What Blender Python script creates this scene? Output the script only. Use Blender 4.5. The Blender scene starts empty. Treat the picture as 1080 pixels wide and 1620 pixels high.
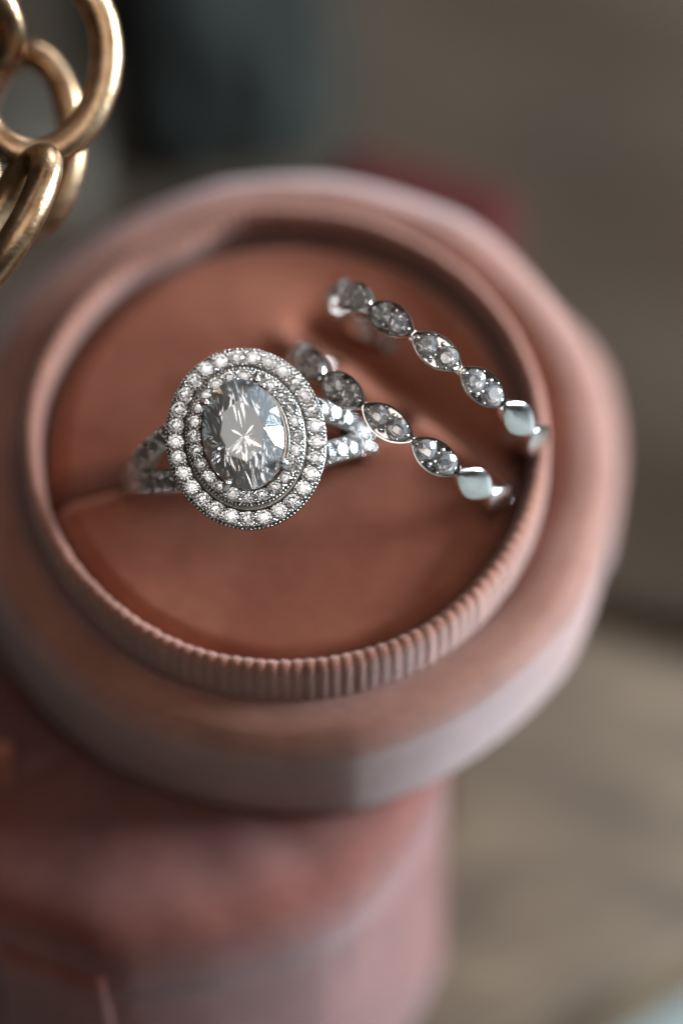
import bpy, bmesh, math, random
from mathutils import Vector, Matrix, noise
random.seed(7)
S = bpy.context.scene
C = S.collection
R = math.radians
# 1 Blender unit = 1 cm.  World origin = a point in the middle of the ring box, Z up, camera towards -Y.
# ------------------------------------------------------------------ camera
ELEV = R(45)
NV = Vector((0, -math.cos(ELEV), math.sin(ELEV)))      # towards the camera
UV = Vector((0, math.sin(ELEV), math.cos(ELEV)))       # up in the picture
RV = Vector((1, 0, 0))
DIST, NF = 28.8, 0.81
cam_d = bpy.data.cameras.new('camera'); cam = bpy.data.objects.new('camera', cam_d); C.objects.link(cam)
cam.location = NV * (NF + DIST)
cam.rotation_euler = (math.pi / 2 - ELEV, 0, 0)
cam_d.sensor_fit = 'VERTICAL'; cam_d.sensor_height = 36.0
cam_d.lens = 36.0 * DIST / 6.75
cam_d.clip_start = 0.5; cam_d.clip_end = 500
cam_d.dof.use_dof = True
cam_d.dof.focus_distance = DIST
APERTURE = 1.15                                         # lens opening radius, cm
cam_d.dof.aperture_fstop = cam_d.lens * 1e-3 / (2 * APERTURE)
cam_d.dof.aperture_blades = 0
S.camera = cam
# ------------------------------------------------------------------ light
w = bpy.data.worlds.new('World'); S.world = w; w.use_nodes = True
bg = w.node_tree.nodes['Background']
bg.inputs['Color'].default_value = (0.90, 0.76, 0.64, 1); bg.inputs['Strength'].default_value = 0.05

def area(name, loc, target, sx, sy, power, col):
    d = bpy.data.lights.new(name, 'AREA'); d.shape = 'RECTANGLE'; d.size = sx; d.size_y = sy
    d.energy = power; d.color = col
    o = bpy.data.objects.new(name, d); C.objects.link(o); o.location = loc
    o.rotation_euler = (Vector(target) - Vector(loc)).to_track_quat('-Z', 'Y').to_euler()
    return o
area('window_light', (60, 14, 16), (0, 0, -1), 38, 24, 200000, (0.72, 0.88, 1.0))
area('back_rim_light', (22, 58, 34), (0, 0, 0), 36, 20, 22000, (0.88, 0.94, 1.0))  # extra lamp behind, added for sparkle and the pale streak on the back rim
area('gem_fill_light', (4, -44, 70), (0, 0, 0), 54, 36, 12500, (1.0, 0.96, 0.92))  # large panel added on the camera side to brighten the stones and metal
# unseen lamps added as scattered bright patches for stones and metal to reflect
for k_, (x_, y_, z_) in enumerate([(4, -4, 60), (-26, 4, 54), (31, -20, 48), (18, -42, 44), (-8, 26, 55), (40, -32, 34), (27, 10, 54)]):
    area('sparkle_light', (x_, y_, z_), (0, 0, 0), 13, 12, 1080, (1.0, 0.92, 0.84) if k_ % 2 == 0 else (0.95, 0.97, 1.0))
S.view_settings.view_transform = 'Standard'; S.view_settings.look = 'None'
S.view_settings.exposure = 0.0; S.view_settings.gamma = 1.0
S.render.engine = 'CYCLES'
S.cycles.use_denoising = True
S.cycles.caustics_reflective = False; S.cycles.caustics_refractive = False
S.cycles.max_bounces = 14; S.cycles.transmission_bounces = 12; S.cycles.glossy_bounces = 6
S.cycles.diffuse_bounces = 3; S.cycles.sample_clamp_indirect = 6.0

def V(px, py, n):
    """point seen at picture position (1080 x 1620) at height n above the middle plane facing the lens"""
    k = (DIST + NF - n) / DIST
    return RV * ((px - 540) / 240 * k) + UV * ((810 - py) / 240 * k) + NV * n
def PH(px, py, h):
    """the same on the level plane z = h"""
    o = cam.location; d = V(px, py, NF) - o
    return o + d * ((h - o.z) / d.z)

# ------------------------------------------------------------------ materials
def mat(name):
    m = bpy.data.materials.new(name); m.use_nodes = True
    nt = m.node_tree; b = nt.nodes['Principled BSDF']
    return m, nt, b
def noise_mix(nt, coord, scale, c1, c2, detail=4, lo=0.35, hi=0.65, stretch=None):
    tex = nt.nodes.new('ShaderNodeTexNoise'); tex.inputs['Scale'].default_value = scale; tex.inputs['Detail'].default_value = detail
    if stretch:
        mp = nt.nodes.new('ShaderNodeMapping'); mp.inputs['Scale'].default_value = stretch[0]; mp.inputs['Rotation'].default_value = stretch[1]
        nt.links.new(coord, mp.inputs['Vector']); coord = mp.outputs['Vector']
    nt.links.new(coord, tex.inputs['Vector'])
    r = nt.nodes.new('ShaderNodeValToRGB'); r.color_ramp.elements[0].position = lo; r.color_ramp.elements[1].position = hi
    r.color_ramp.elements[0].color = (*c1, 1); r.color_ramp.elements[1].color = (*c2, 1)
    nt.links.new(tex.outputs['Fac'], r.inputs['Fac'])
    return tex, r
def bump(nt, b, fac, strength, dist):
    bp = nt.nodes.new('ShaderNodeBump'); bp.inputs['Strength'].default_value = strength; bp.inputs['Distance'].default_value = dist
    nt.links.new(fac, bp.inputs['Height']); nt.links.new(bp.outputs['Normal'], b.inputs['Normal'])
def velvet(name, c1, c2, sheen=0.6, tint=(1, .85, .8), scale=2.5, rough=0.9, srough=.45):
    m, nt, b = mat(name)
    co = nt.nodes.new('ShaderNodeTexCoord').outputs['Object']
    _, r = noise_mix(nt, co, scale, c1, c2)
    nt.links.new(r.outputs['Color'], b.inputs['Base Color'])
    nm, r2 = noise_mix(nt, co, scale * 5, (.72, .72, .72), (1.12, 1.12, 1.12), 7, .38, .62, ((1, 2.2, 1), (0, 0, .7)))
    mm = nt.nodes.new('ShaderNodeMix'); mm.data_type = 'RGBA'; mm.blend_type = 'MULTIPLY'; mm.inputs[0].default_value = .28
    nt.links.new(r.outputs['Color'], mm.inputs[6]); nt.links.new(r2.outputs['Color'], mm.inputs[7]); nt.links.new(mm.outputs[2], b.inputs['Base Color'])
    b.inputs['Roughness'].default_value = rough
    b.inputs['Specular IOR Level'].default_value = 0.15
    b.inputs['Sheen Weight'].default_value = sheen; b.inputs['Sheen Roughness'].default_value = srough
    b.inputs['Sheen Tint'].default_value = (*tint, 1)
    t2 = nt.nodes.new('ShaderNodeTexNoise'); t2.inputs['Scale'].default_value = 90; t2.inputs['Detail'].default_value = 3
    nt.links.new(co, t2.inputs['Vector']); bump(nt, b, t2.outputs['Fac'], 0.6, 0.035)
    return m
M = {}
M['cushion'] = velvet('cushion velvet', (.28, .082, .046), (.36, .118, .070), .28, (1, .78, .65), 1.6)
M['rose'] = velvet('rose velvet', (.24, .098, .062), (.31, .13, .088), .6, (.97, .92, .97), 1.8)
M['rib'] = velvet('ribbed ribbon', (.26, .10, .065), (.33, .135, .09), .45, (1, .9, .88), 3)
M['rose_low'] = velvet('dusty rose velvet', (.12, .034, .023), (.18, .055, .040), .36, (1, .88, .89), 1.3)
M['maroon'] = velvet('maroon velvet', (.04, .005, .003), (.065, .008, .005), .03, (1, .6, .6), 1)
M['teal'] = velvet('dark green cloth', (.008, .008, .0065), (.013, .0135, .011), .01, (.7, .9, .9), .3)
M['grey_cloth'] = velvet('grey cloth', (.10, .088, .072), (.16, .14, .115), .1, (.9, .9, .8), .3)
def metal(name, c1, c2, r0, r1, scale, bmp=0.0):
    m, nt, b = mat(name)
    co = nt.nodes.new('ShaderNodeTexCoord').outputs['Object']
    t, r = noise_mix(nt, co, scale, c1, c2, 6)
    nt.links.new(r.outputs['Color'], b.inputs['Base Color'])
    mr = nt.nodes.new('ShaderNodeMapRange'); mr.inputs['To Min'].default_value = r0; mr.inputs['To Max'].default_value = r1
    nt.links.new(t.outputs['Fac'], mr.inputs['Value']); nt.links.new(mr.outputs['Result'], b.inputs['Roughness'])
    b.inputs['Metallic'].default_value = 1
    if bmp:
        t2 = nt.nodes.new('ShaderNodeTexNoise'); t2.inputs['Scale'].default_value = scale * 6; t2.inputs['Detail'].default_value = 5
        nt.links.new(co, t2.inputs['Vector']); bump(nt, b, t2.outputs['Fac'], bmp, 0.01)
    return m
M['silver'] = metal('white gold', (.70, .65, .61), (.84, .79, .76), .08, .24, 9)
M['silver_pave'] = metal('white gold setting', (.40, .37, .33), (.56, .53, .50), .12, .32, 20, .25)
M['gold'] = metal('antique gold', (.30, .165, .082), (.50, .33, .20), .18, .46, 6, .35)
def gem(name, ior, col, milk):
    m = bpy.data.materials.new(name); m.use_nodes = True; nt = m.node_tree
    nt.nodes.remove(nt.nodes['Principled BSDF'])
    g = nt.nodes.new('ShaderNodeBsdfGlass'); g.inputs['IOR'].default_value = ior; g.inputs['Color'].default_value = (*col, 1)
    g.inputs['Roughness'].default_value = 0.0
    df = nt.nodes.new('ShaderNodeBsdfDiffuse'); df.inputs['Color'].default_value = (.95, .95, .96, 1)
    mx = nt.nodes.new('ShaderNodeMixShader'); mx.inputs['Fac'].default_value = milk
    nt.links.new(g.outputs['BSDF'], mx.inputs[1]); nt.links.new(df.outputs['BSDF'], mx.inputs[2])
    nt.links.new(mx.outputs['Shader'], nt.nodes['Material Output'].inputs['Surface'])
    return m
M['diamond'] = gem('diamond', 2.2, (1, 1, 1), .13)
M['pave'] = gem('small diamond', 2.25, (.99, .99, .99), .02)

# ------------------------------------------------------------------ mesh helpers
class MB:
    def __init__(s): s.v = []; s.f = []
    def add(s, vs, fs):
        o = len(s.v); s.v += [tuple(v) for v in vs]; s.f += [tuple(i + o for i in f) for f in fs]
    def mesh(s, name, material, smooth=True):
        me = bpy.data.meshes.new(name); me.from_pydata(s.v, [], s.f)
        bm = bmesh.new(); bm.from_mesh(me); bmesh.ops.recalc_face_normals(bm, faces=bm.faces); bm.to_mesh(me); bm.free()
        me.materials.append(material)
        if smooth: me.shade_smooth()
        return me
def obj(name, me, parent=None, mtx=None, kind=None, label=None):
    o = bpy.data.objects.new(name, me); C.objects.link(o)
    if parent is not None: o.parent = parent
    if mtx is not None: o.matrix_local = mtx
    if kind: o['kind'] = kind
    if label: o['label'] = label
    return o
def thing(name, label, cat, mtx, group=None):
    o = bpy.data.objects.new(name, None); C.objects.link(o); o.empty_display_size = .2
    o.matrix_world = mtx; o['label'] = label; o['category'] = cat
    if group: o['group'] = group
    return o
def frame(o, x, y, z):
    return Matrix(((x.x, y.x, z.x, o.x), (x.y, y.y, z.y, o.y), (x.z, y.z, z.z, o.z), (0, 0, 0, 1)))
def rings(loops, closed=True, cap0=False, cap1=False):
    """mesh from equal loops of points; closed = each loop is a ring"""
    n = len(loops[0]); vs = [p for l in loops for p in l]; fs = []
    for i in range(len(loops) - 1):
        for j in range(n if closed else n - 1):
            a = i * n + j; b = i * n + (j + 1) % n
            fs.append((a, b, b + n, a + n))
    if cap0: fs.append(tuple(range(n))[::-1])
    if cap1: fs.append(tuple(range((len(loops) - 1) * n, len(loops) * n)))
    return vs, fs
def lathe(profile, seg, fn=None, cap0=False, cap1=False):
    loops = []
    for (r, z) in profile:
        l = []
        for j in range(seg):
            a = 2 * math.pi * j / seg
            rr, zz = fn(r, z, a) if fn else (r, z)
            l.append((rr * math.cos(a), rr * math.sin(a), zz))
        loops.append(l)
    return rings(loops, True, cap0, cap1)
def ellipse_sweep(profile, a, b, seg):
    """profile of (offset outwards, z) swept round an ellipse, closed section"""
    loops = []
    for j in range(seg):
        t = 2 * math.pi * j / seg
        p = Vector((a * math.cos(t), b * math.sin(t), 0)); nn = Vector((b * math.cos(t), a * math.sin(t), 0)).normalized()
        loops.append([tuple(p + nn * q + Vector((0, 0, z))) for q, z in profile])
    loops.append(loops[0])
    return rings(loops)
def sphere(c, r, sub=1, sc=(1, 1, 1)):
    bm = bmesh.new(); bmesh.ops.create_icosphere(bm, subdivisions=sub, radius=1)
    vs = [(c[0] + v.co.x * r * sc[0], c[1] + v.co.y * r * sc[1], c[2] + v.co.z * r * sc[2]) for v in bm.verts]
    fs = [tuple(v.index for v in f.verts) for f in bm.faces]; bm.free()
    return vs, fs
def brilliant(rx, ry, table=.56, crown=.32, pav=.86, girdle=.05, n=8):
    """brilliant cut stone; girdle at z = 0; heights are multiples of rx"""
    def P(r, t, z): return (rx * r * math.cos(t), ry * r * math.sin(t), z * rx)
    st = 2 * math.pi / n; v = []; f = []
    T = [P(table, st * i, crown + girdle) for i in range(n)]
    B = [P(.80, st * (i + .5), girdle + crown * .50) for i in range(n)]
    G = [P(1, st * i / 4, girdle) for i in range(4 * n)]
    H = [P(1, st * i / 4, -girdle) for i in range(4 * n)]
    L = [P(.26, st * (i + .5), -girdle - pav * .77) for i in range(n)]
    cu = [P(0, 0, -girdle - pav)]
    v = T + B + G + H + L + cu
    t0, b0, g0, h0, l0, c0 = 0, n, 2 * n, 6 * n, 10 * n, 11 * n
    f.append(tuple(range(n)))
    for i in range(n):
        j = (i + 1) % n; k = (i - 1) % n
        f.append((t0 + i, b0 + i, t0 + j))                                   # star
        g = lambda m: g0 + (4 * i + m) % (4 * n)
        h = lambda m: h0 + (4 * i + m) % (4 * n)
        f.append((t0 + i, b0 + k, g(0))); f.append((t0 + i, g(0), b0 + i))   # kite halves
        f += [(b0 + i, g(0), g(1)), (b0 + i, g(1), g(2)), (b0 + i, g(2), g(3)), (b0 + i, g(3), g(4))]
        for m in range(4): f.append((g(m), h(m), h(m + 1), g(m + 1)))
        f += [(l0 + i, h(1), h(0)), (l0 + i, h(2), h(1)), (l0 + i, h(3), h(2)), (l0 + i, h(4), h(3))]
        f.append((l0 + i, h(0), c0)); f.append((l0 + i, c0, h(4)))
    return v, f
def build(vf, name, material, smooth=False):
    b = MB(); b.add(*vf); return b.mesh(name, material, smooth)
M['pave_band'] = gem('small band diamond', 2.25, (.99, .99, .99), .15)  # brighter copy of the small diamond: mixed-in white stands for missing sparkle
ME_PAVE_B = build(brilliant(1, 1, .50, .36, .9), 'small band brilliant', M['pave_band'])
ME_PAVE = build(brilliant(1, 1, .55, .34, .86), 'small brilliant', M['pave'])

def auto_smooth(me, ang=35):
    me.shade_smooth()
    bm = bmesh.new(); bm.from_mesh(me)
    for e in bm.edges:
        if len(e.link_faces) == 2 and e.calc_face_angle(0) > R(ang): e.smooth = False
    bm.to_mesh(me); bm.free()
    return me

# ================================================================== THE SETTING
H_BOARD, H_TABLE = -4.6, -5.4
def plain(name, c1, c2, scale, rough, stretch=None, detail=5, bmp=.2, lo=.3, hi=.7):
    m, nt, b = mat(name); co = nt.nodes.new('ShaderNodeTexCoord').outputs['Object']
    t, r = noise_mix(nt, co, scale, c1, c2, detail, lo, hi, stretch)
    nt.links.new(r.outputs['Color'], b.inputs['Base Color']); b.inputs['Roughness'].default_value = rough
    bump(nt, b, t.outputs['Fac'], bmp, .05)
    return m
M['table'] = plain('pale painted table', (.21, .235, .22), (.25, .275, .26), .6, .6)
M['wood'] = plain('brown wood', (.055, .028, .013), (.13, .082, .045), .9, .6, ((1, 1.9, 1), (0, 0, R(35))), 6, .3)
bm_ = MB(); bm_.add([(-9, -16, H_TABLE), (15, -16, H_TABLE), (15, 30, H_TABLE), (-9, 30, H_TABLE)], [(0, 1, 2, 3)])
fl = MB(); fl.add([(-300, -300, -80), (300, -300, -80), (300, 300, -80), (-300, 300, -80)], [(0, 1, 2, 3)])
obj('floor', fl.mesh('floor', plain('dark floor', (.03, .025, .02), (.05, .04, .03), .05, .7), False), kind='structure')
obj('table_top', bm_.mesh('table', M['table'], False), kind='structure')

# wooden board
p1 = PH(860, 1622, H_BOARD); p2 = PH(1082, 1508, H_BOARD)
mid = (p1 + p2) / 2; dirv = (p2 - p1).normalized(); perp = Vector((-dirv.y, dirv.x, 0)); RB = 9.0
cb = mid + perp * math.sqrt(RB * RB - ((p2 - p1).length / 2) ** 2)
def wob(r, z, a):
    return (r * (1 + .006 * math.sin(3 * a + 1) + .004 * math.sin(7 * a)), z)
me = build(lathe([(RB - .1, H_TABLE + .004 - H_BOARD), (RB, H_TABLE + .12 - H_BOARD), (RB, -.12), (RB - .04, -.04), (RB - .12, 0), (RB * .5, 0)], 160, wob, True, True), 'board', M['wood'], True)
auto_smooth(me)
o = obj('wooden_board', me, None, Matrix.Translation((cb.x, cb.y, H_BOARD)))
o['label'] = 'round brown wooden board under the velvet boxes on the pale table'; o['category'] = 'board'

# ================================================================== MAIN RING BOX
TILT = R(27)
BZ = (NV * math.cos(TILT) + UV * math.sin(TILT)).normalized()
BX = RV.copy(); BY = BZ.cross(BX).normalized()
BO = V(452, 684, -.28)
BOX = frame(BO, BX, BY, BZ) @ Matrix.Scale(1.045, 4)
box = thing('ring_box', 'open round rose velvet ring box holding the three rings, tilted towards the viewer', 'ring box', BOX)
RIM_Z, BOT_Z, RO = -.44, -1.56, 2.20
OFF = Vector((.0, .12, 0))
def puff(r, z, a):
    k = noise.noise(Vector((math.cos(a) * 1.2, math.sin(a) * 1.2, 3.1)))
    k2 = noise.noise(Vector((math.cos(a) * 3, math.sin(a) * 3, z * 1.5)))
    f = max(0, (r - 1.7) / .4)
    q = (a - R(12) + math.pi / 8) % (math.pi / 4) - math.pi / 8
    r += (1 / math.cos(math.pi / 8 - abs(q)) - 1.04) * .28 * f * (-1) * -1 * .9
    return (r + (.025 * k + .010 * k2) * f, z + .018 * k2 + (.02 * k if z > -1 else 0))
prof = [(1.60, RIM_Z - .30), (1.72, RIM_Z - .16), (1.78, RIM_Z - .045), (1.84, RIM_Z - .005), (1.92, RIM_Z + .01), (2.0, RIM_Z + .008), (2.06, RIM_Z - .004), (2.105, RIM_Z - .03), (2.135, RIM_Z - .075), (RO, RIM_Z - .14)]
prof += [(RO + .012 * math.sin(math.pi * i / 10), RIM_Z - .14 + (BOT_Z + .10 - RIM_Z + .14) * i / 10) for i in range(1, 11)]
prof += [(RO - .03, BOT_Z + .04), (RO - .09, BOT_Z), (1.2, BOT_Z)]
me = build(lathe(prof, 256, puff, True, True), 'outer', M['rose'], True)
obj('outer_wall', me, box, Matrix.Translation(OFF))
# ribbed collar
NR = 132
RC_O, RC_I = 1.735, 1.615
base = [(RC_O - .02, RIM_Z - .2), (RC_O, RIM_Z - .02), (RC_O + .004, -.30), (RC_O, -.10), (RC_O - .012, -.045), (RC_O - .032, -.012), (RC_O - .06, 0), (RC_I + .032, -.012), (RC_I + .012, -.045), (RC_I, -.12), (RC_I - .005, -.4), (RC_I - .01, -1.0)]
nrm = [(1, 0), (1, 0), (1, 0), (1, .05), (.9, .35), (.6, .75), (0, 1), (-.6, .75), (-.9, .35), (-1, 0), (-1, 0), (-1, 0)]
loops = []
SEG = NR * 8
for (r, z), (nr, nz) in zip(base, nrm):
    l = []
    for j in range(SEG):
        a = 2 * math.pi * j / SEG
        ph = j / 8 * 2 * math.pi + 1.5 * noise.noise(Vector((math.cos(a) * 4, math.sin(a) * 4, 7)))
        amp = .005 * (abs(math.cos(ph / 2)) ** .7 * 2 - 1.1)
        w1 = .018 * noise.noise(Vector((math.cos(a) * 1.5, math.sin(a) * 1.5, 0))) + .007 * noise.noise(Vector((a * 20, 5, 0)))
        dent = -.045 * math.exp(-((a - R(118)) / .16) ** 2) + .03 * math.exp(-((a - R(100)) / .14) ** 2)
        rr = r + nr * amp + w1 + dent; zz = z + nz * amp * (1 if z > -.2 else 0) + .02 * noise.noise(Vector((math.cos(a) * 2, math.sin(a) * 2, 9)))
        l.append((rr * math.cos(a), rr * math.sin(a), zz))
    loops.append(l)
obj('ribbed_collar', build(rings(loops), 'collar', M['rib'], True), box)
# cushion with two slots
def seg_d(x, y, ax, ay, bx, by):
    dx, dy = bx - ax, by - ay; L = math.hypot(dx, dy); ux, uy = dx / L, dy / L
    s = (x - ax) * ux + (y - ay) * uy; d = -(x - ax) * uy + (y - ay) * ux
    e = max(0, -s, s - L)
    return d, e
SL = [(-1.75, -.34, .68, .20), (.15, .88, 1.62, -.16)]
def cush(x, y):
    r = math.hypot(x, y)
    z = -.24 + .10 * (1 - (r / 1.62) ** 2) - .22 * max(0, (r - 1.42) / .2) ** 2
    for q in SL:
        d, e = seg_d(x, y, *q)
        g = math.exp(-(e / .12) ** 2)
        z += g * ((-.40 if q is SL[0] else -.05) * math.exp(-(d / .075) ** 2) - .10 * math.exp(-(d / .26) ** 2) + .11 * math.exp(-((d + .20) / .11) ** 2))
    z += .02 * noise.noise(Vector((x * 1.3, y * 1.3, 1))) + .055 * max(0, y)
    return z
NG = 150; vs = []; idx = {}; fs = []
for i in range(NG + 1):
    for j in range(NG + 1):
        u, v_ = -1 + 2 * i / NG, -1 + 2 * j / NG
        x = u * math.sqrt(1 - v_ * v_ / 2) * 1.64; y = v_ * math.sqrt(1 - u * u / 2) * 1.64
        vs.append((x, y, cush(x, y)))
for i in range(NG):
    for j in range(NG):
        a = i * (NG + 1) + j; fs.append((a, a + NG + 1, a + NG + 2, a + 1))
# underside, so that the pad is a solid block
vs2 = []; rim = [i * (NG + 1) for i in range(NG + 1)] + [NG * (NG + 1) + j for j in range(1, NG + 1)] + [i * (NG + 1) + NG for i in range(NG - 1, -1, -1)] + [j for j in range(NG - 1, 0, -1)]
n0 = len(vs)
vs += [(vs[k][0], vs[k][1], -1.3) for k in rim]
for k in range(len(rim)):
    k2 = (k + 1) % len(rim); fs.append((rim[k], rim[k2], n0 + k2, n0 + k))
fs.append(tuple(range(n0, n0 + len(rim))))
obj('cushion', build((vs, fs), 'cushion', M['cushion'], True), box)

# ================================================================== WEDDING BANDS
BR = .87; NE = 14; LE = 2 * math.pi * BR / NE
def marq(hs, flat=False, ex=2.1, N=32, w=.090, tipw=.022, L=LE * 1.02):
    """loops of a pointed oval wrapped on the ring; hs = (scale, height)"""
    loops = []
    for sc, h in hs:
        l = []
        for k in range(N):
            t = 2 * math.pi * k / N
            s = math.cos(t); yy = math.sin(t)
            ss = s * (abs(s) ** -.25 if abs(s) > 1e-6 else 0)
            ss = math.copysign(abs(s) ** .85, s)
            y = math.copysign((1 - abs(ss) ** ex) * w + (tipw * (abs(yy) ** .5)), yy) if abs(yy) > 1e-6 else 0
            y *= sc; x = ss * L / 2 * (1 - (1 - sc) * .5)
            a = x / BR; rr = (BR + h) / (math.cos(a) if flat and h > -.02 else 1)
            l.append((rr * math.sin(a), y, rr * math.cos(a)))
        loops.append(l)
    return loops
lp = marq([(.80, -.085), (.86, -.06), (.97, -.03), (1.0, -.01), (1.0, .026), (.985, .032), (.90, .030), (.87, .020), (.85, -.045)])
me_pm = build(rings(lp, True, True, True), 'marquise setting', M['silver'], True); auto_smooth(me_pm, 40)
lp = marq([(.80, -.085), (.86, -.06), (.97, -.03), (1.0, -.005), (.985, .001), (.94, .005), (.7, .011), (.45, .0145), (.2, .016)], True, 1.7)
me_pl = build(rings(lp, True, True, True), 'plain marquise', M['silver'], True); auto_smooth(me_pl, 50)
def hoop(r0, r1, hw, a0=0, a1=2 * math.pi, seg=120, bev=.012):
    sec = [(-hw, r0 + bev), (-hw + bev, r0), (hw - bev, r0), (hw, r0 + bev), (hw, r1 - bev), (hw - bev, r1), (-hw + bev, r1), (-hw, r1 - bev)]
    loops = []
    for j in range(seg + 1):
        a = a0 + (a1 - a0) * j / seg
        loops.append([(r * math.sin(a), y, r * math.cos(a)) for y, r in sec])
    full = abs(a1 - a0 - 2 * math.pi) < 1e-6
    return rings(loops, True, not full, not full)
me_hoop = build(hoop(BR - .082, BR - .022, .034), 'band hoop', M['silver'], True); auto_smooth(me_hoop, 40)
# beads of one pavé setting
bd = MB()
def onring(x, y, h):
    a = x / BR; return ((BR + h) * math.sin(a), y, (BR + h) * math.cos(a))
for (x, y, r) in [(.008, .062, .019), (-.006, .028, .014), (.006, -.030, .014), (-.010, -.064, .019), (.150, .006, .019), (-.152, -.004, .018), (.062, .080, .010), (-.066, .082, .010), (.066, -.080, .010), (-.060, -.082, .010), (.108, .055, .011), (-.108, .055, .011), (.108, -.055, .011), (-.108, -.055, .011)]:
    bd.add(*sphere(onring(x, y, .022), r, 2))
me_bead = bd.mesh('beads', M['silver'], True)
def wedding_band(label, mtx, phase):
    t = thing('wedding_band', label, 'ring', mtx, 'wedding bands in the ring box')
    obj('hoop', me_hoop, t)
    for k in range(-4, NE - 4):
        ang = R(phase) + 2 * math.pi * k / NE
        m = Matrix.Rotation(ang, 4, 'Y')
        if -4 <= k <= 1:
            p = obj('marquise_setting', me_pm, t, m)
            for s in (-1, 1):
                a = s * .080 / BR
                rot = Matrix.Rotation(a, 4, 'Y') @ Matrix.Translation((0, .004 * s, BR + .014)) @ Matrix.Rotation(random.uniform(-.2, .2), 4, 'X') @ Matrix.Rotation(random.uniform(-.2, .2), 4, 'Y') @ Matrix.Rotation(random.random() * 3, 4, 'Z') @ Matrix.Scale(.080, 4)
                obj('diamond', ME_PAVE_B, p, rot)
            obj('bead_prongs', me_bead, p, None, 'stuff')
        else:
            obj('plain_marquise', me_pl, t, m)
    return t
def ring_frame(px, py, n, ax, ay, az, lean_u, lean_v):
    """ring centre at the point; X axis along (ax, ay) of the view, Z (top) towards the lens leaning by (lean_u, lean_v)"""
    z = (NV + RV * lean_u + UV * lean_v).normalized()
    x = (RV * ax + UV * ay + NV * az); x = (x - z * x.dot(z)).normalized()
    return frame(V(px, py, n), x, z.cross(x).normalized(), z)
wedding_band('diamond wedding band reaching the ribbed collar, farther from the oval diamond', ring_frame(693, 585, -.12, .80, -.60, 0, .035, .055), -5)
wedding_band('diamond wedding band of pointed ovals tucked beside the oval ring halo', ring_frame(634, 677, -.12, .815, -.58, 0, -.03, -.042), -6)

# ================================================================== ENGAGEMENT RING
HZ = 1.08
ze = (NV + UV * .17 - RV * .03).normalized()
xe = (RV * math.cos(R(10)) + UV * math.sin(R(10))); xe = (xe - ze * xe.dot(ze)).normalized()
ye = ze.cross(xe).normalized()
ce = V(388, 690, NF) - ze * HZ
eng = thing('engagement_ring', 'engagement ring with large oval diamond in a double halo and split diamond shoulders', 'ring', frame(ce, xe, ye, ze))
def plate(a, b, hw, z, depth, name):
    p = [(-hw, z), (-hw + .012, z + .006), (-hw + .020, z - .004), (-hw + .022, z - depth), (hw - .022, z - depth), (hw - .020, z - .004), (hw - .012, z + .006), (hw, z - .002), (hw + .002, z - .03), (hw - .012, z - depth - .04), (-hw + .01, z - depth - .04)]
    me = build(ellipse_sweep(p, a, b, 128), name, M['silver_pave'], True); return auto_smooth(me, 40)
def halo(a, b, hw, z, n, rs, name, edge_n, ph=0.0):
    h = obj('halo', plate(a, b, hw, z, .075, name), eng, None, None, name)
    # even spacing along the ellipse
    K = 2000; pts = []; acc = [0]
    for i in range(K + 1):
        t = 2 * math.pi * i / K + ph; pts.append(Vector((a * math.cos(t), b * math.sin(t), 0)))
        if i: acc.append(acc[-1] + (pts[-1] - pts[-2]).length)
    def at(s):
        s = (s % 1) * acc[-1]; i = 0
        lo, hi = 0, K
        while hi - lo > 1:
            m_ = (lo + hi) // 2
            if acc[m_] <= s: lo = m_
            else: hi = m_
        t = 2 * math.pi * lo / K + ph
        return pts[lo], Vector((b * math.cos(t), a * math.sin(t), 0)).normalized(), t
    for i in range(n):
        p, nn, t = at(i / n)
        mt = Matrix.Translation((p.x, p.y, z + .006 + random.uniform(-.004, .004))) @ Matrix.Rotation(random.uniform(-.16, .16), 4, 'X') @ Matrix.Rotation(random.uniform(-.16, .16), 4, 'Y') @ Matrix.Rotation(random.random() * 3, 4, 'Z') @ Matrix.Scale(rs * random.uniform(.94, 1.04), 4)
        obj('diamond', ME_PAVE, h, mt)
    b_ = MB()
    for i in range(n):
        for off, rr in ((.5, .0165), (.36, .011), (.64, .011)):
            p, nn, t = at((i + off) / n)
            for sgn in (-1, 1):
                q = p + nn * sgn * (hw - .022 - (.012 if off == .5 else 0)) * random.uniform(.93, 1.05)
                b_.add(*sphere((q.x, q.y, z + .012 + random.uniform(-.004, .006)), rr * random.uniform(.85, 1.15), 1))
    for i in range(edge_n):                                                # milgrain edge
        p, nn, t = at(i / edge_n); q = p + nn * (hw - .004)
        b_.add(*sphere((q.x, q.y, z + .004), .0085 * random.uniform(.8, 1.2), 1))
    obj('bead_prongs', b_.mesh('beads ' + name, M['silver'], True), h, None, 'stuff')
    return h
halo(.464, .546, .066, HZ - .09, 29, .057, 'outer halo of small diamonds', 130)
halo(.338, .410, .056, HZ - .02, 24, .049, 'inner halo of smaller diamonds', 110, .1)
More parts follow.
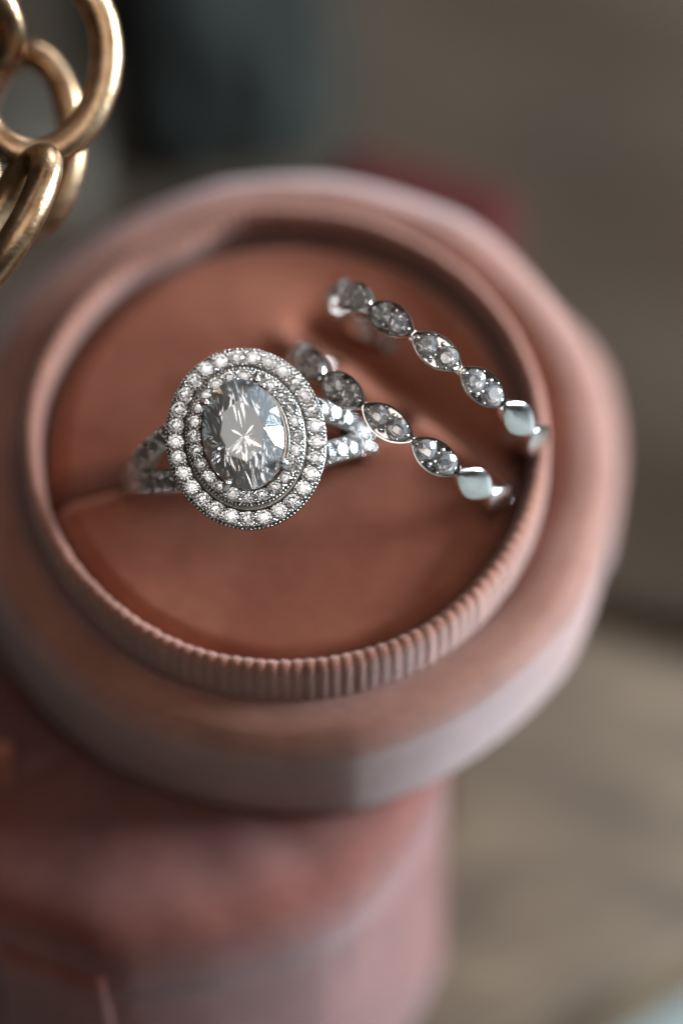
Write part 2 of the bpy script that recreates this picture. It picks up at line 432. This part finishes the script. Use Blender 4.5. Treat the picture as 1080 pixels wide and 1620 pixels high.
# gallery under the halos
g = MB()
g.add(*ellipse_sweep([(-.05, HZ - .13), (.06, HZ - .13), (.04, HZ - .24), (-.04, HZ - .24)], .395, .475, 96))
g.add(*ellipse_sweep([(-.02, HZ - .04), (.016, HZ - .04), (.016, HZ - .16), (-.02, HZ - .16)], .37, .445, 96))
g.add(*ellipse_sweep([(-.03, HZ - .36), (.01, HZ - .34), (.01, HZ - .40), (-.03, HZ - .40)], .22, .26, 64))
for i in range(12):
    t = 2 * math.pi * i / 12; p0 = Vector((.21 * math.cos(t), .25 * math.sin(t), HZ - .38)); p1_ = Vector((.37 * math.cos(t), .44 * math.sin(t), HZ - .2))
    d = (p1_ - p0).normalized(); s1 = d.orthogonal().normalized(); s2 = d.cross(s1)
    g.add(*rings([[tuple(p + (s1 * math.cos(u) + s2 * math.sin(u)) * .018) for u in [k * math.pi / 3 for k in range(6)]] for p in (p0, p1_)], True, True, True))
# basket cup behind the stone
g.add(*ellipse_sweep([(0, HZ + .03), (.012, HZ + .03), (-.09, HZ - .22), (-.11, HZ - .22)], .262, .345, 96))
me = g.mesh('gallery', M['silver_pave'], True); auto_smooth(me, 40)
obj('gallery', me, eng)
SZ = HZ + .075
obj('oval_diamond', build(brilliant(.264, .372, .55, .36, 1.20), 'oval brilliant', M['diamond']), eng, Matrix.Translation((-.01, .0, SZ)))
# prongs
for (x, y) in [(.135, .325), (-.165, -.305), (.215, -.235), (-.215, .235)]:
    t = Vector((x, y, 0)); q = t.normalized()
    pm = MB(); path = [t * .80 + Vector((0, 0, SZ - .32)), t * 1.0 + q * .02 + Vector((0, 0, SZ - .12)), t + q * .03 + Vector((0, 0, SZ - .01)), t + q * .018 + Vector((0, 0, SZ + .035)), t - q * .012 + Vector((0, 0, SZ + .052))]
    rad = [.016, .022, .026, .029, .022]; lps = []
    for p, rr in zip(path, rad):
        lps.append([tuple(p + Vector((math.cos(u), math.sin(u), 0)) * rr) for u in [k * math.pi / 5 for k in range(10)]])
    pm.add(*rings(lps, True, True, True)); tip = t + q * .006 + Vector((0, 0, SZ + .043)); pm.add(*sphere(tip, .031, 2))
    obj('prong', pm.mesh('prong', M['silver'], True), eng)
# shank
me = build(hoop(.755, .85, .10, R(62), R(298), 110, .02), 'shank', M['silver'], True); auto_smooth(me, 40)
shank = obj('shank', me, eng, Matrix.Translation((-.025, 0, 0)))
def bar(side, k):
    lps = []; st = []
    NS = 26
    for i in range(NS + 1):
        u = i / NS; phi = R(66) * (1 - u) + R(27) * u
        rr = .80 + .06 * u
        y = k * (.050 + .135 * u)
        c = Vector((side * rr * math.sin(phi) - .025 * (1 - u), y, rr * math.cos(phi) + .05 * u))
        out = Vector((side * math.sin(phi), 0, math.cos(phi)))
        hw = .080; th = .058
        lat = Vector((0, 1, 0))
        lps.append([tuple(c + lat * a_ + out * b_) for a_, b_ in ((-hw, -th), (hw, -th), (hw, th - .01), (hw - .010, th), (hw - .016, th - .006), (hw - .018, th - .03), (-hw + .018, th - .03), (-hw + .016, th - .006), (-hw + .010, th), (-hw, th - .01))])
        st.append((c + out * (th - .002), out))
    me = build(rings(lps, True, True, True), 'bar', M['silver_pave'], True); auto_smooth(me, 40)
    b = obj('split_shoulder', me, eng)
    nst = 6
    bb = MB()
    for i in range(nst):
        f_ = (i + .5) / nst * NS; p, out = st[int(f_)]
        zz = out; xx = Vector((0, 1, 0)); yy = zz.cross(xx)
        mt = frame(p, xx, yy, zz) @ Matrix.Rotation(random.random() * 3, 4, 'Z') @ Matrix.Scale(.064, 4)
        obj('diamond', ME_PAVE, b, mt)
        p2_, o2 = st[int(i / nst * NS)]
        for s in (-1, 1): bb.add(*sphere(p2_ + Vector((0, s * .058, 0)) + o2 * .004, .014, 1))
    obj('bead_prongs', bb.mesh('bar beads', M['silver'], True), b, None, 'stuff')
for side in (-1, 1):
    for k in (-1, 1): bar(side, k)
bb = MB()
for side in (-1, 1):
    for i in range(5):
        for s in (-1, 1):
            phi = R(70 + i * 6.2); out = Vector((side * math.sin(phi), 0, math.cos(phi)))
            p = out * .853 + Vector((0, s * .045, 0)); xx = Vector((0, 1, 0)); yy = out.cross(xx)
            obj('diamond', ME_PAVE, shank, frame(p, xx, yy, out) @ Matrix.Scale(.038, 4))

# ================================================================== LID BEHIND, SECOND BOX, BACKGROUND
def round_box(rad, hgt, lip, material, seed, octo=None, soft=False):
    def fn(r, z, a):
        if octo is not None:
            q = (a - octo + math.pi / 8) % (math.pi / 4) - math.pi / 8
            k8 = math.cos(math.pi / 8) / math.cos(math.pi / 8 - abs(q)); k8 = 1 + (min(k8, .978) - 1) * .45
            r *= 1 + (k8 - 1) * min(1, r / rad) ** 3
        k = noise.noise(Vector((math.cos(a) * 1.5, math.sin(a) * 1.5, seed))); k2 = noise.noise(Vector((math.cos(a) * 4, math.sin(a) * 4, z + seed)))
        f = min(1, r / rad) ** 4
        return (r + (.03 * k + .012 * k2) * f, z + (.02 * k2 + .03 * k) * (1 if z > -.3 else 0))
    p = [(rad - .5, -hgt), (rad - .10, -hgt), (rad - .02, -hgt + .06)]
    p += [(rad - .01, -hgt + .06 + (hgt - lip - .06) * i / 8) for i in range(1, 9)]
    p += [(rad + .005, -lip + .02), (rad + .015, -lip + .08), (rad - .005, -.30), (rad - .03, -.21), (rad - .08, -.12), (rad - .15, -.055), (rad - .25, -.012), (rad - .4, .015), (rad * .6, .035), (rad * .3, .05), (.02, .05)]
    if soft: p = [(rad - .5, -hgt), (rad - .10, -hgt), (rad - .02, -hgt + .06), (rad, -.62), (rad - .005, -.5), (rad - .03, -.38), (rad - .08, -.27), (rad - .15, -.17), (rad - .25, -.085), (rad - .38, -.03), (rad - .55, 0), (rad * .5, .02), (rad * .2, .03), (.02, .03)]
    return lathe(p, 200, fn, True, True)
lidc = V(500, 640, -2.3)
o = obj('velvet_case', auto_smooth(build(round_box(2.33, .85, .3, M['rose'], 2.2, R(22), True), 'lid', M['rose'], True), 60), None, Matrix.Translation(lidc))
o['label'] = 'rose velvet round case lying flat behind the open ring box'; o['category'] = 'case'
H2 = -2.0
c2 = PH(232, 1118, H2)
b2 = thing('velvet_box', 'closed round dusty rose velvet box standing in front, below the open ring box', 'box', Matrix.Translation(c2))
hb = H2 - H_BOARD - .005
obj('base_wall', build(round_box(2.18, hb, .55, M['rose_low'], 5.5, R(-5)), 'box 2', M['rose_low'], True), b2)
# overlapping end of the velvet wrap, a strip proud of the wall
lps = []
for i in range(14):
    u = i / 13; z = -.34 - u * (hb - .2); l = []
    for j in range(12):
        a = R(264 - 22 * (j / 11) + 1.2 * math.sin(u * 5))
        rr = 2.18 * (.55 + .45 * math.cos(math.pi / 8) / math.cos(math.pi / 8 - abs((a - R(-5) + math.pi / 8) % (math.pi / 4) - math.pi / 8))) + .045 + .018 * math.sin(math.pi * j / 11) + .012 * math.sin(u * 9)
        if i == 0: rr -= .03
        l.append((rr * math.cos(a), rr * math.sin(a), z))
    for j in range(11, -1, -1):
        a = R(264 - 22 * (j / 11) + 1.2 * math.sin(u * 5)); rr = 1.95; l.append((rr * math.cos(a), rr * math.sin(a), z))
    lps.append(l)
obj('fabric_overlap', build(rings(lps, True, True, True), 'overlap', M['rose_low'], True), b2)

def rounded_box(name, sx, sy, sz, bev, material):
    bm = bmesh.new(); bmesh.ops.create_cube(bm, size=1)
    for v in bm.verts: v.co = Vector((v.co.x * sx, v.co.y * sy, (v.co.z + .5) * sz))
    bmesh.ops.bevel(bm, geom=list(bm.edges), offset=bev, segments=4, profile=.6, affect='EDGES')
    me = bpy.data.meshes.new(name); bm.to_mesh(me); bm.free(); me.materials.append(material); auto_smooth(me, 40); return me

# gold chain
def link(a, b, tube, px, py, n, long_px, nrm):
    z = (RV * nrm[0] + UV * nrm[1] + NV * nrm[2]).normalized()
    y = RV * long_px[0] + UV * long_px[1] + NV * long_px[2]; y = (y - z * y.dot(z)).normalized()
    lps = []
    for j in range(72):
        t = 2 * math.pi * j / 72
        p = Vector((a * math.cos(t), b * math.sin(t), 0)); nn = Vector((b * math.cos(t), a * math.sin(t), 0)).normalized()
        lps.append([tuple(p + nn * (tube * math.cos(u)) + Vector((0, 0, tube * .92 * math.sin(u)))) for u in [k * math.pi / 9 for k in range(18)]])
    lps.append(lps[0])
    return build(rings(lps), 'chain link', M['gold'], True), frame(V(px, py, n), y.cross(z).normalized(), y, z)
LINKS = [
    (.44, .62, .112, 64, 100, .28, (.16, 1, 0), (.10, .05, 1)),
    (.33, .60, .100, 42, 222, -.25, (-.10, 1, .12), (-.30, .10, 1)),
    (.30, .48, .120, 12, 352, .66, (.52, .85, -.15), (-.80, .50, .45)),
    (.30, .50, .100, -60, -10, .15, (-.7, .8, .2), (-.5, -.5, .6)),
]
ch = thing('gold_chain', 'thick gold chain of oval links hanging at the upper left corner', 'chain', Matrix.Translation(V(30, 200, .4)))
inv = ch.matrix_world.inverted()
for L_ in LINKS:
    me, mt = link(*L_); obj('chain_link', me, ch, inv @ mt)

# things behind and below, far out of focus
def tagged(o, label, cat, group=None):
    o['label'] = label; o['category'] = cat
    if group: o['group'] = group
    return o
lowtop = lidc.z - .86
tagged(obj('jewellery_case', rounded_box('under case', 2.6, 2.4, lowtop - H_BOARD - .01, .12, M['maroon']), None, Matrix.Translation((lidc.x - .3, lidc.y + .1, H_BOARD + .005))), 'dark maroon case hidden beneath the flat rose velvet case', 'case')
def mound(name, px, py, sx, sy, sz, material, seed, rot=0):
    p = PH(px, py, H_BOARD); bm = bmesh.new(); bmesh.ops.create_icosphere(bm, subdivisions=5, radius=1)
    for v in bm.verts:
        c = v.co.copy(); k = 1 + .22 * noise.noise(c * 1.3 + Vector((seed, 0, 0))) + .10 * noise.noise(Vector((c.x * 4, c.y * 1.2, c.z * 3 + seed)))
        v.co = Vector((c.x * sx * k, c.y * sy * k, max(0, (c.z + .35) * sz * k)))
    me = bpy.data.meshes.new(name); bm.to_mesh(me); bm.free(); me.materials.append(material); me.shade_smooth()
    return obj(name, me, None, Matrix.Translation((p.x, p.y, H_BOARD + .006)) @ Matrix.Rotation(rot, 4, 'Z'))
tagged(mound('crumpled_cloth', 330, 110, 1.3, 2.0, 1.6, M['teal'], 3), 'dark green crumpled cloth behind the box, beside the gold chain', 'cloth')
tagged(mound('grey_cloth', 60, 60, 1.3, 2.6, 1.0, M['grey_cloth'], 8), 'folded grey cloth seen through the gold chain links', 'cloth')
T_ = V(655, 308, -3.9)
tagged(obj('jewellery_box', rounded_box('maroon box', 1.5, .9, T_.z - H_BOARD, .22, M['maroon']), None, Matrix.Translation((T_.x, T_.y, H_BOARD + .006)) @ Matrix.Rotation(R(-24), 4, 'Z')), 'maroon velvet box peeking out behind the ring box rim', 'box')
M['taupe'] = velvet('brown blanket', (.040, .023, .012), (.058, .034, .019), .04, (1, .95, .9), .35)
vs = []; fs = []; NX, NY = 70, 50
bx0, bx1, by0, by1 = -9, 14, 3.2, 18
for i in range(NX + 1):
    for j in range(NY + 1):
        x = bx0 + (bx1 - bx0) * i / NX; y = by0 + (by1 - by0) * j / NY + .6 * noise.noise(Vector((x * .4, 1, 0))) * (1 if j == 0 else .6)
        z = .10 + .25 * (noise.noise(Vector((x * .35, y * .5, 2))) + .5) * min(1, j / 6)
        vs.append((x, y, z))
for i in range(NX):
    for j in range(NY):
        a = i * (NY + 1) + j; fs.append((a, a + NY + 1, a + NY + 2, a + 1))
me = build((vs, fs), 'blanket', M['taupe'], True)
bl = obj('blanket', me, None, Matrix.Translation((0, 0, H_BOARD + .02)))
sm = bl.modifiers.new('thickness', 'SOLIDIFY'); sm.thickness = .09; sm.offset = -1
tagged(bl, 'taupe brown blanket spread behind the boxes', 'blanket')

tb = PH(-14, 1248, H2)
tagged(obj('ribbon_end', rounded_box('ribbon end', .34, .12, .36, .04, M['cushion']), None, Matrix.Translation((tb.x, tb.y, H2 + .03)) @ Matrix.Rotation(R(25), 4, 'Z')), 'small folded pink ribbon end standing on the dusty rose box at the left edge', 'ribbon end')
